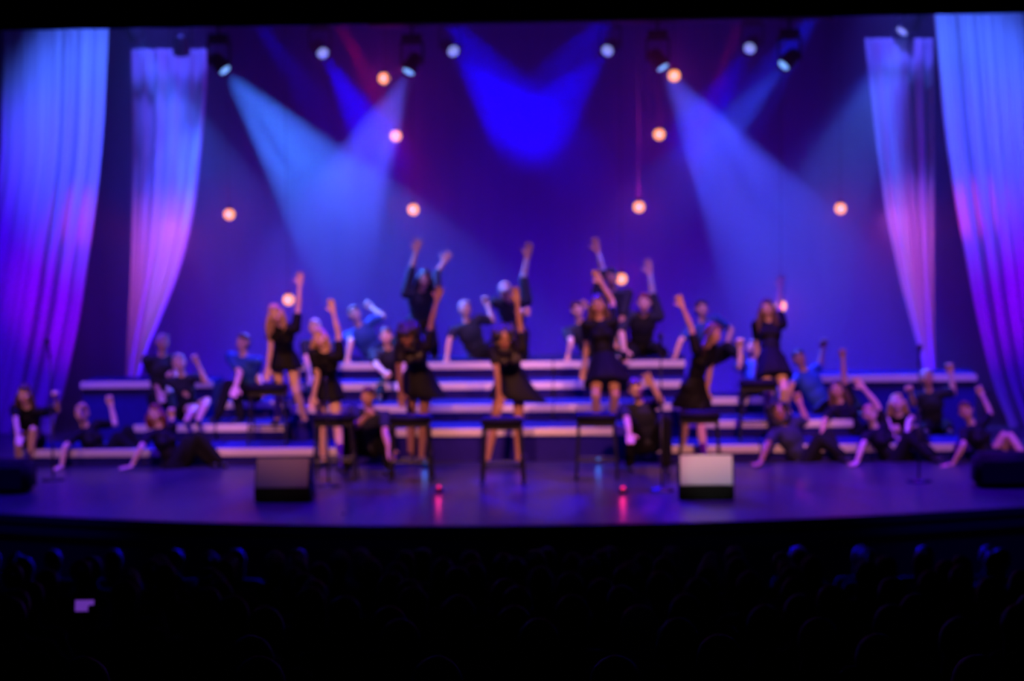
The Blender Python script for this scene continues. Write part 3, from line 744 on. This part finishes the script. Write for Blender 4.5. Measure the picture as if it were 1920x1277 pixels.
    mk('hair', f, hm, .011, 1)
    return root

PEOPLE = [
 # ---- the seven girls in front
 dict(label='blond girl leaning on the leftmost stool, one hand high beside a bulb', Y=28.95, k=1.0, skirt=.28, pel=(533,668), neck=(530,608,-1), head=(517,588,-1), hyaw=10, yaw=-12,
      aL=(508,665,-1,500,708,-1,'flat'), aR=(560,572,1,562,532,-1,'open'), lL=(522,738,-1,520,790,1), lR=(556,735,-1,572,790,1), fz=.4, skin='skin_fair', hair=('blond','long')),
 dict(label='blond girl in black dress, arm curled overhead, hand on the second stool from left', Y=28.0, k=1.0, skirt=.3, pel=(612,722), neck=(612,660,-1), head=(600,634,-1), yaw=-10,
      aL=(598,716,-1,586,754,-1,'flat'), aR=(634,612,1,622,572,1,'flat'), lL=(600,785,-1,606,832,1), lR=(655,762,-1,640,828,1), fz=.0, skin='skin_fair', hair=('blond','long')),
 dict(label='curly haired girl bending over the third stool, arm flung up right', Y=28.35, k=1.06, pel=(785,702), neck=(775,645,-1), head=(764,630,-1), yaw=-8, hpitch=-10,
      aL=(748,697,-1,752,742,-1,'flat'), aR=(812,586,1,824,548,1,'open'), lL=(768,768,-1,770,828,1), lR=(792,765,-1,790,828,1), fz=.0, flare=(815,712,0), skirt=.45, skin='skin_brown', hair=('dark','curly')),
 dict(label='girl with dark curly hair bending over the centre stool, arm straight up', Y=28.0, k=1.06, pel=(958,702), neck=(952,650,-1), head=(946,634,-1), yaw=-4, hpitch=-10,
      aL=(932,698,-1,936,742,-1,'flat'), aR=(972,582,1,967,545,1,'flat'), lL=(930,755,-1,912,812,1), lR=(968,765,-1,972,828,1), fz=.0, flare=(998,706,0), skin='skin_brown', hair=('dark','curly')),
 dict(label='girl standing upright in flared black dress, arm raised, right of centre', Y=28.7, k=1.06, pel=(1133,680), neck=(1124,600,1), head=(1121,571,-1), yaw=4,
      aL=(1100,648,1,1095,692,-1,'flat'), aR=(1148,565,1,1127,530,-1,'flat'), lL=(1117,742,-1,1118,800,1), lR=(1153,742,-1,1147,800,1), fz=.4, skirt=.6, flare=(1158,716,0), skin='skin_tan', hair=('brown','long')),
 dict(label='girl in side view with long hanging brown hair, leaning on a stool', Y=28.0, k=1.0, pel=(1300,720), neck=(1322,648,-1), head=(1340,620,-1), yaw=55, hyaw=65, hup=True,
      aL=(1290,590,1,1270,552,1,'open'), aR=(1330,710,-1,1324,748,-1,'flat'), lL=(1288,782,1,1278,836,1), lR=(1338,755,-1,1320,822,1), fz=.0, flare=(1288,705,0.05), skin='skin_tan', hair=('brown','long'), hlen=.42, hsway=V((-.5,0,0))),
 dict(label='girl in black dress at the rightmost stool, one hand straight up before a bulb', Y=29.2, k=1.0, pel=(1446,672), neck=(1442,603,1), head=(1438,578,-1), yaw=5,
      aL=(1420,648,1,1420,688,-1,'flat'), aR=(1460,575,1,1463,540,1,'open'), lL=(1440,735,-1,1440,790,1), lR=(1470,730,-1,1468,790,1), fz=.4, skin='skin_fair', hair=('brown','long')),
 # ---- performers on the top riser
 dict(label='dark haired performer on the top riser below a bulb with both arms high', Y=31.6, k=1.05, male=True, outfit='shirt', sleeve=1.2, pel=(788,600), neck=(790,545,-1), head=(796,522,-1), yaw=10,
      aL=(777,486,1,785,452,1,'open'), aR=(818,515,1,832,492,1,'flat'), lL=(780,650,-1,776,690,1), lR=(812,645,-1,815,690,1), fz=1.0, skin='skin_tan', hair=('dark','long')),
 dict(label='performer behind the centre girl stretching one arm very high to the right', Y=31.5, k=1.08, male=True, outfit='shirt', sleeve=.9, cuff=True, pel=(965,625), neck=(958,560,-1), head=(948,548,-1), yaw=0,
      aL=(1003,600,-1,985,585,-1,'fist'), aR=(978,500,1,992,462,1,'flat'), lL=(955,680,-1,950,690,1), lR=(980,665,-1,985,690,1), fz=1.0, skin='skin_tan', hair=('grey','short')),
 dict(label='performer half hidden by the upright girl, arm stretched up left near a low bulb', Y=31.5, k=1.05, male=True, outfit='shirt', sleeve=.9, cuff=True, pel=(1150,610), neck=(1148,545,-1), head=(1146,520,-1), yaw=-5,
      aL=(1132,500,1,1118,462,1,'flat'), aR=(1168,590,-1,1162,630,-1,'flat'), lL=(1140,660,-1,1138,690,1), lR=(1168,658,-1,1172,690,1), fz=1.0, skin='skin_tan', hair=('dark','short')),
 dict(label='performer on the top riser, pale forearm straight up under the right bulb', Y=31.6, k=1.08, male=True, outfit='shirt', sleeve=.9, cuff=True, pel=(1202,648), neck=(1206,588,-1), head=(1208,568,-1), yaw=0, hpitch=25,
      aL=(1165,620,-1,1170,655,-1,'flat'), aR=(1209,505,1,1210,455,1,'flat'), lL=(1185,668,-1,1160,676,-1), lR=(1235,655,-1,1245,690,1), fz=1.0, skin='skin_fair', hair=('red','short')),
 dict(label='reclining man leftmost on the top riser, hand over his head', Y=31.7, male=True, outfit='bluelit', pel=(705,672), neck=(672,612,-1), head=(664,588,-1), yaw=25,
      aL=(658,640,-1,652,674,-1,'flat'), aR=(718,594,1,698,578,1,'fist'), lL=(735,640,-1,752,684,-1), lR=(748,650,-1,765,688,-1), fz=1.0, skin='skin_fair', hair=('brown','short')),
 dict(label='reclining man left of the centre girl on the top riser, fist up', Y=31.7, male=True, outfit='shirt', pel=(897,668), neck=(874,604,-1), head=(872,577,-1), yaw=25,
      aL=(842,640,-1,838,674,-1,'flat'), aR=(924,604,1,914,574,1,'fist'), lL=(925,645,-1,945,684,-1), lR=(940,655,-1,962,688,-1), fz=1.0, skin='skin_fair', hair=('grey','short')),
 dict(label='reclining man just left of the upright girl, straight arm propped on the top riser', Y=31.7, male=True, outfit='shirt', pel=(1112,668), neck=(1086,606,-1), head=(1082,581,-1), yaw=20,
      aL=(1071,640,-1,1064,674,-1,'flat'), aR=(1126,600,1,1103,578,1,'fist'), lL=(1145,650,-1,1160,684,-1), lR=(1150,660,-1,1170,688,-1), fz=1.0, skin='skin_fair', hair=('brown','short')),
 dict(label='reclining man at the right end of the top riser behind the long haired girl', Y=31.7, male=True, outfit='bluelit', pel=(1338,668), neck=(1315,604,-1), head=(1316,579,-1), yaw=20,
      aL=(1276,640,-1,1264,674,-1,'flat'), aR=(1372,618,1,1362,650,-1,'fist'), lL=(1365,650,-1,1380,684,-1), lR=(1375,655,-1,1388,688,-1), fz=1.0, skin='skin_fair', hair=('dark','short')),
 dict(label='man half hidden left of the rightmost stool girl with one fist raised', Y=30.6, male=True, outfit='bluelit', pel=(1420,730), neck=(1412,678,1), head=(1411,652,-1), yaw=-10,
      aL=(1388,690,-1,1388,654,-1,'fist'), aR=(1440,710,-1,1445,730,-1,'flat'), lL=(1400,740,-1,1392,760,-1), lR=(1435,740,-1,1440,770,-1), fz=.6, skin='skin_fair', hair=('brown','short')),
 dict(label='light haired performer mostly hidden behind the girl with the curled arm', Y=30.6, outfit='shirt', pel=(598,705), neck=(594,640,-1), head=(590,613,-1), yaw=0,
      aL=(575,675,-1,580,705,-1,'flat'), aR=(615,675,-1,612,705,-1,'flat'), lL=(585,720,-1,580,755,-1), lR=(612,720,-1,615,755,-1), fz=.6, skin='skin_fair', hair=('grey','short')),
 dict(label='man peeking out left of the curly haired girl at the third stool', Y=30.7, male=True, outfit='shirt', pel=(735,715), neck=(728,656,-1), head=(724,630,-1), yaw=10,
      aL=(706,686,-1,722,700,-1,'fist'), aR=(755,690,-1,750,715,-1,'flat'), lL=(715,725,-1,712,755,-1), lR=(748,725,-1,752,755,-1), fz=.6, skin='skin_fair', hair=('brown','short')),
 # ---- sitting in front of the risers between the stools
 dict(label='crouching performer between the second and third stools, hand at the chin', Y=27.6, male=True, outfit='shirt', pel=(690,838), neck=(694,770,-1), head=(690,744,-1), yaw=-10,
      aL=(668,800,-1,688,780,-1,'fist'), aR=(722,812,-1,730,842,-1,'flat'), lL=(655,800,-1,650,862,1), lR=(722,795,-1,728,862,1), fz=0, skin='skin_tan', hair=('brown','short')),
 dict(label='crouching performer between the upright girl and microphone stand, hand near face', Y=27.6, male=True, outfit='shirt', pel=(1212,832), neck=(1200,755,-1), head=(1192,730,-1), yaw=10,
      aL=(1176,790,-1,1180,815,-1,'flat'), aR=(1240,752,-1,1222,722,-1,'open'), lL=(1185,795,-1,1180,858,1), lR=(1248,790,-1,1250,858,1), fz=0, skin='skin_fair', hair=('brown','short')),
 # ---- left group
 dict(label='dark clad performer standing beside the narrow left drape, hair lit violet', Y=30.2, male=True, outfit='shirt', pel=(302,742), neck=(303,668,-1), head=(305,641,-1), yaw=25,
      aL=(288,708,1,298,735,-1,'flat'), aR=(330,700,-1,322,720,-1,'flat'), lL=(292,800,-1,292,850,1), lR=(322,800,-1,322,850,1), fz=.4, skin='skin_tan', hair=('grey','short')),
 dict(label='light haired girl at left, one arm folded, fist held up, bare knees', Y=29.7, outfit='shirt', bare=True, pel=(352,768), neck=(342,706,-1), head=(336,680,-1), yaw=15,
      aL=(352,742,-1,326,712,-1,'fist'), aR=(386,716,-1,368,676,-1,'fist'), lL=(365,765,-1,350,800,-1), lR=(388,752,-1,372,795,-1), fz=.4, skin='skin_fair', hair=('grey','bun')),
 dict(label='man lit blue at left leaning on one arm before a low step', Y=29.75, male=True, outfit='bluelit', pel=(468,735), neck=(456,668,-1), head=(455,642,-1), yaw=-25,
      aL=(450,700,-1,442,726,-1,'flat'), aR=(482,700,1,490,725,-1,'flat'), lL=(428,722,-1,408,780,-1), lR=(440,724,-1,452,785,-1), fz=.4, skin='skin_fair', hair=('brown','short')),
 dict(label='girl sitting at far left on the low riser, fist raised, bare legs', Y=28.5, outfit='blacktop', bare=True, shoe='shoew', pel=(58,822), neck=(52,765,-1), head=(46,740,-1), yaw=-5,
      aL=(30,790,-1,34,818,-1,'flat'), aR=(110,770,1,104,745,-1,'fist'), lL=(36,812,-1,34,868,1), lR=(62,806,-1,56,868,1), fz=0, skin='skin_fair', hair=('brown','long')),
 dict(label='girl in black reclining left of the maroon haired performer, palm on the floor', Y=28.4, outfit='blacktop', pel=(196,868), neck=(157,800,-1), head=(153,772,-1), yaw=35, hyaw=5,
      aL=(122,838,-1,115,876,-1,'floor'), aR=(216,796,1,208,760,1,'fist'), lL=(232,800,-1,262,868,-1), lR=(240,808,-1,272,872,-1), fz=0, skin='skin_fair', hair=('blond','bun')),
 dict(label='performer with maroon hair reclining in front at left, knees up, palm on the floor', Y=28.0, outfit='blacktop', pel=(328,874), neck=(290,782,-1), head=(284,752,-1), yaw=35, hyaw=-5,
      aL=(264,840,-1,244,880,-1,'floor'), aR=(323,822,1,322,784,1,'fist'), lL=(360,812,-1,398,878,-1), lR=(372,818,-1,420,878,-1), fz=0, skin='skin_fair', hair=('red','long'), hlen=.16),
 # ---- right group
 dict(label='curly haired man reclining in front at right, knees up in an arch', Y=28.2, male=True, outfit='shirt', pel=(1508,872), neck=(1466,792,-1), head=(1456,763,-1), yaw=35, hyaw=5,
      aL=(1438,836,-1,1426,868,-1,'floor'), aR=(1512,790,1,1500,757,1,'fist'), lL=(1550,800,-1,1584,872,-1), lR=(1558,806,-1,1572,874,-1), fz=0, skin='skin_brown', hair=('dark','curly')),
 dict(label='man lit blue at right leaning back on the riser with pale fist high', Y=30.0, male=True, outfit='bluelit', pel=(1545,765), neck=(1504,692,-1), head=(1496,665,-1), yaw=30, hyaw=15,
      aL=(1484,722,-1,1474,758,-1,'flat'), aR=(1537,690,1,1543,655,1,'fist'), lL=(1585,740,-1,1605,790,-1), lR=(1595,745,-1,1615,795,-1), fz=.4, skin='skin_tan', hair=('dark','short')),
 dict(label='long haired girl at right with mouth open and fist straight up', Y=29.2, outfit='blacktop', pel=(1612,822), neck=(1572,756,-1), head=(1569,728,-1), yaw=20, hyaw=0,
      aL=(1545,792,-1,1540,826,-1,'flat'), aR=(1576,690,1,1580,655,1,'fist'), lL=(1640,790,-1,1655,840,-1), lR=(1648,795,-1,1668,845,-1), fz=.2, skin='skin_tan', hair=('brown','long')),
 dict(label='performer in black leaning back at right, forearm pointing up left', Y=28.2, outfit='blacktop', pel=(1678,872), neck=(1634,795,-1), head=(1628,765,-1), yaw=35, hyaw=0,
      aL=(1618,834,-1,1606,868,-1,'floor'), aR=(1640,746,1,1606,712,1,'flat'), lL=(1712,800,-1,1745,868,-1), lR=(1722,805,-1,1752,872,-1), fz=0, skin='skin_fair', hair=('blond','short')),
 dict(label='bare armed girl sitting behind the reclining performer at right, head bowed', Y=29.4, outfit='dress', sleeve=.2, pel=(1696,830), neck=(1686,782,-1), head=(1682,756,-1), yaw=0, hpitch=-15,
      aL=(1664,790,-1,1676,820,-1,'flat'), aR=(1704,790,-1,1700,815,-1,'flat'), lL=(1680,825,-1,1678,850,1), lR=(1715,825,-1,1716,850,1), fz=.2, skin='skin_fair', hair=('blond','long')),
 dict(label='dark clad performer at the foot of the narrow right drape with raised fist', Y=29.9, male=True, outfit='shirt', pel=(1748,805), neck=(1742,735,-1), head=(1738,708,-1), yaw=5,
      aL=(1712,758,-1,1706,735,-1,'fist'), aR=(1788,738,1,1783,702,1,'fist'), lL=(1740,812,-1,1736,850,-1), lR=(1775,810,-1,1780,850,-1), fz=.2, skin='skin_tan', hair=('grey','short')),
 dict(label='girl reclining at far right beside the black speaker, bare knees up', Y=28.0, outfit='blacktop', bare=True, pel=(1858,868), neck=(1822,797,-1), head=(1810,770,-1), yaw=30, hyaw=-10,
      aL=(1806,836,-1,1786,872,-1,'floor'), aR=(1857,775,1,1842,742,1,'fist'), lL=(1884,812,-1,1915,868,-1), lR=(1894,818,-1,1925,872,-1), fz=0, skin='skin_tan', hair=('brown','bun')),
]
for S in PEOPLE:
    S['group'] = 'show choir performers on the stage'
    person(S)

# ------------------------------------------------------------------ audience
def make_seat():
    t = empty('theatre_seat', (0, 0, 0)); tag(t, 'dark upholstered theatre seat facing the stage, under a seated spectator', 'seat', 'theatre seats in the dark auditorium')
    b = NB(); box(b, -.23, .23, -.20, .24, .38, .46, .03); obj('seat', b, 'seatcloth', t, True)
    b = NB(); box(b, -.23, .23, -.30, -.21, .34, .86, .03); obj('backrest', b, 'seatcloth', t, True)
    for s in (-1, 1):
        b = NB(); box(b, s * .255 - .02, s * .255 + .02, -.22, .16, .56, .60, .012); obj('armrest', b, 'blackwood', t, True)
        b = NB(); box(b, s * .255 - .015, s * .255 + .015, -.24, -.05, 0, .56, .006); obj('leg', b, 'black', t)
    return t
PHONE_LOC = V((.30, .30, 1.10))
def make_spectator(v):
    t = empty('person', (0, 0, 0)); hold = v == 4; v = v % 4; f = V((0, 1, 0)); rr = random.Random(v)
    b = NB(); w = (.0, .02, -.02, .01)[v]
    ellip(b, V((0, -.05, .56)), .17, .13, .14); ellip(b, V((0, -.09, .76)), .16 + w, .12, .20); capsule(b, (-.17 - w, -.09, .93), .065, (.17 + w, -.09, .93), .065)
    capsule(b, (0, -.09, .93), .055, (0, -.07, 1.07), .05)
    ellip(b, V((0, -.07, 1.155)), .076, .095, .105); ellip(b, V((0, -.03, 1.10)), .055, .06, .06)
    for s in (-1, 1):
        ellip(b, V((s * .078, -.07, 1.13)), .012, .02, .032)
        if hold and s == 1:
            capsule(b, (.18, -.09, .91), .055, (.31, .08, .72), .042); capsule(b, (.31, .08, .72), .042, (.345, .25, .99), .028)
            hand(b, V((.345, .25, .99)), V((.15, .25, 1)), V((-1, .2, 0)), 'fist')
        else: capsule(b, (s * (.18 + w), -.09, .91), .055, (s * .23, .0, .66), .042); capsule(b, (s * .23, .0, .66), .042, (s * .10, .20, .56), .030); hand(b, V((s * .10, .20, .56)), V((-s * .3, 1, -.1)), V((0, 0, -1)), 'flat')
        capsule(b, (s * .10, .0, .53), .085, (s * .12, .36, .50), .06); capsule(b, (s * .12, .36, .50), .055, (s * .12, .38, .10), .042); capsule(b, (s * .12, .36, .035), .035, (s * .12, .52, .033), .03)
    obj('body', remesh(b, 'body', .02, 2), 'audience', t)
    b = NB(); ellip(b, V((0, -.085, 1.175)), .088, .100, .098)
    if v in (1, 3): ellip(b, V((0, -.12, 1.06)), .085, .05, .14)
    if v == 2: ellip(b, V((0, -.19, 1.2)), .04, .05, .04)
    obj('hair', remesh(b, 'hair', .016, 1), 'audhair', t)
    return t
SPV = [make_spectator(v) for v in range(4)]; used = [False] * 4
seat0 = make_seat(); first_seat = True
rimmed = {}
rnd = random.Random(31)
NOTED = [(1495, 1025, 'spectator with faintly violet-lit crown, standing out highest right of centre in the dark stalls'), (485, 1062, 'spectator whose left-lit curved head shows below the dim floor monitor'),
         (700, 1072, 'spectator with faint reddish hair in the dark stalls left of centre'), (1200, 1135, 'spectator with rim-lit round head in the dark stalls right of centre'),
        ]
cnt = 0
for ri, Y in enumerate(RY):
    z = row_z(Y); xl = X_at(-10, 1100, Y); xr = X_at(1930, 1100, Y); sp = .56; off = rnd.uniform(0, sp)
    x = xl + off
    while x < xr:
        if rnd.random() < .86 and not (ri == 8 and abs(x - X_at(120, 1142, Y)) < .62) and not (8 < ri < 12 and abs(x - X_at(163, 1142, Y)) < .3):
            v = rnd.randrange(4); rz = rnd.uniform(-.12, .12)
            if used[v]: o = clone(SPV[v])
            else: o = SPV[v]; used[v] = True
            o.location = (x, Y, z + .002); tag(o, 'dark seated spectator seen from behind, one of the crowd in the unlit auditorium', 'person', 'spectators in the dark auditorium')
            o.scale = (1, 1, 1)
            best = None
            if first_seat: s_ = seat0; first_seat = False
            else: s_ = clone(seat0)
            s_.location = (x, Y, z); rimmed[o.name] = (o, x, Y, z); cnt += 1
        x += sp
def project(p):
    q = M3.transposed() @ (p - CAM); return W/2 + FPX * q.x / -q.z, H/2 - FPX * q.y / -q.z
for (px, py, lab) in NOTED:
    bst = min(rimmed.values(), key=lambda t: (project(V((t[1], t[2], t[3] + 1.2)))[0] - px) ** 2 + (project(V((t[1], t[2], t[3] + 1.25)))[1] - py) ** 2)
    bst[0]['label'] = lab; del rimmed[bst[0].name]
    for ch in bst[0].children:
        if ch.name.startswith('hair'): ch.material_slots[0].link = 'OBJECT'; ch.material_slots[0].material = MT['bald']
# the phone held up by a spectator at the left
Yr = RY[8]; zr = row_z(Yr)
ph_y = 1142; q = at(163, ph_y, Yr + PHONE_LOC.y)
o = make_spectator(4); o.location = (q.x - PHONE_LOC.x, Yr, q.z - PHONE_LOC.z); o.location.z = zr + .002
tag(o, 'spectator at far left holding up the glowing phone', 'person', 'spectators in the dark auditorium')
PX = o.location.x
s_ = clone(seat0); s_.location = (PX, Yr, zr)
b = NB(); box(b, -.072, .072, -.004, .004, -.036, .036, .003); ph = obj('phone', b, 'black'); ph.location = (q.x, Yr + PHONE_LOC.y, zr + PHONE_LOC.z); ph.rotation_euler = (R(-15), 0, R(4))
b = NB(); box(b, -.064, .040, -.0055, -.0042, -.031, .031); obj('screen', b, 'phone', ph)
tag(ph, 'phone with violet glowing screen held up in the dark stalls at far left', 'phone')
print('PHONE', project(ph.location))

# ------------------------------------------------------------------ haze filling the stage
m = bpy.data.materials.new('stage_haze'); m.use_nodes = True; nt = m.node_tree; nt.nodes.remove(nt.nodes['Principled BSDF'])
vs = nt.nodes.new('ShaderNodeVolumeScatter'); vs.inputs['Density'].default_value = .07; vs.inputs['Anisotropy'].default_value = .2
vs.inputs['Color'].default_value = (1, 1, 1, 1); nt.links.new(vs.outputs[0], nt.nodes['Material Output'].inputs['Volume'])
b = NB(); box(b, -9.4, 9.4, 31.3, 36.4, .01, 9.1)
o = obj('stage_haze', b, m); tag(o, 'thin haze hanging over the whole stage, showing the light beams', 'haze', kind='stuff')
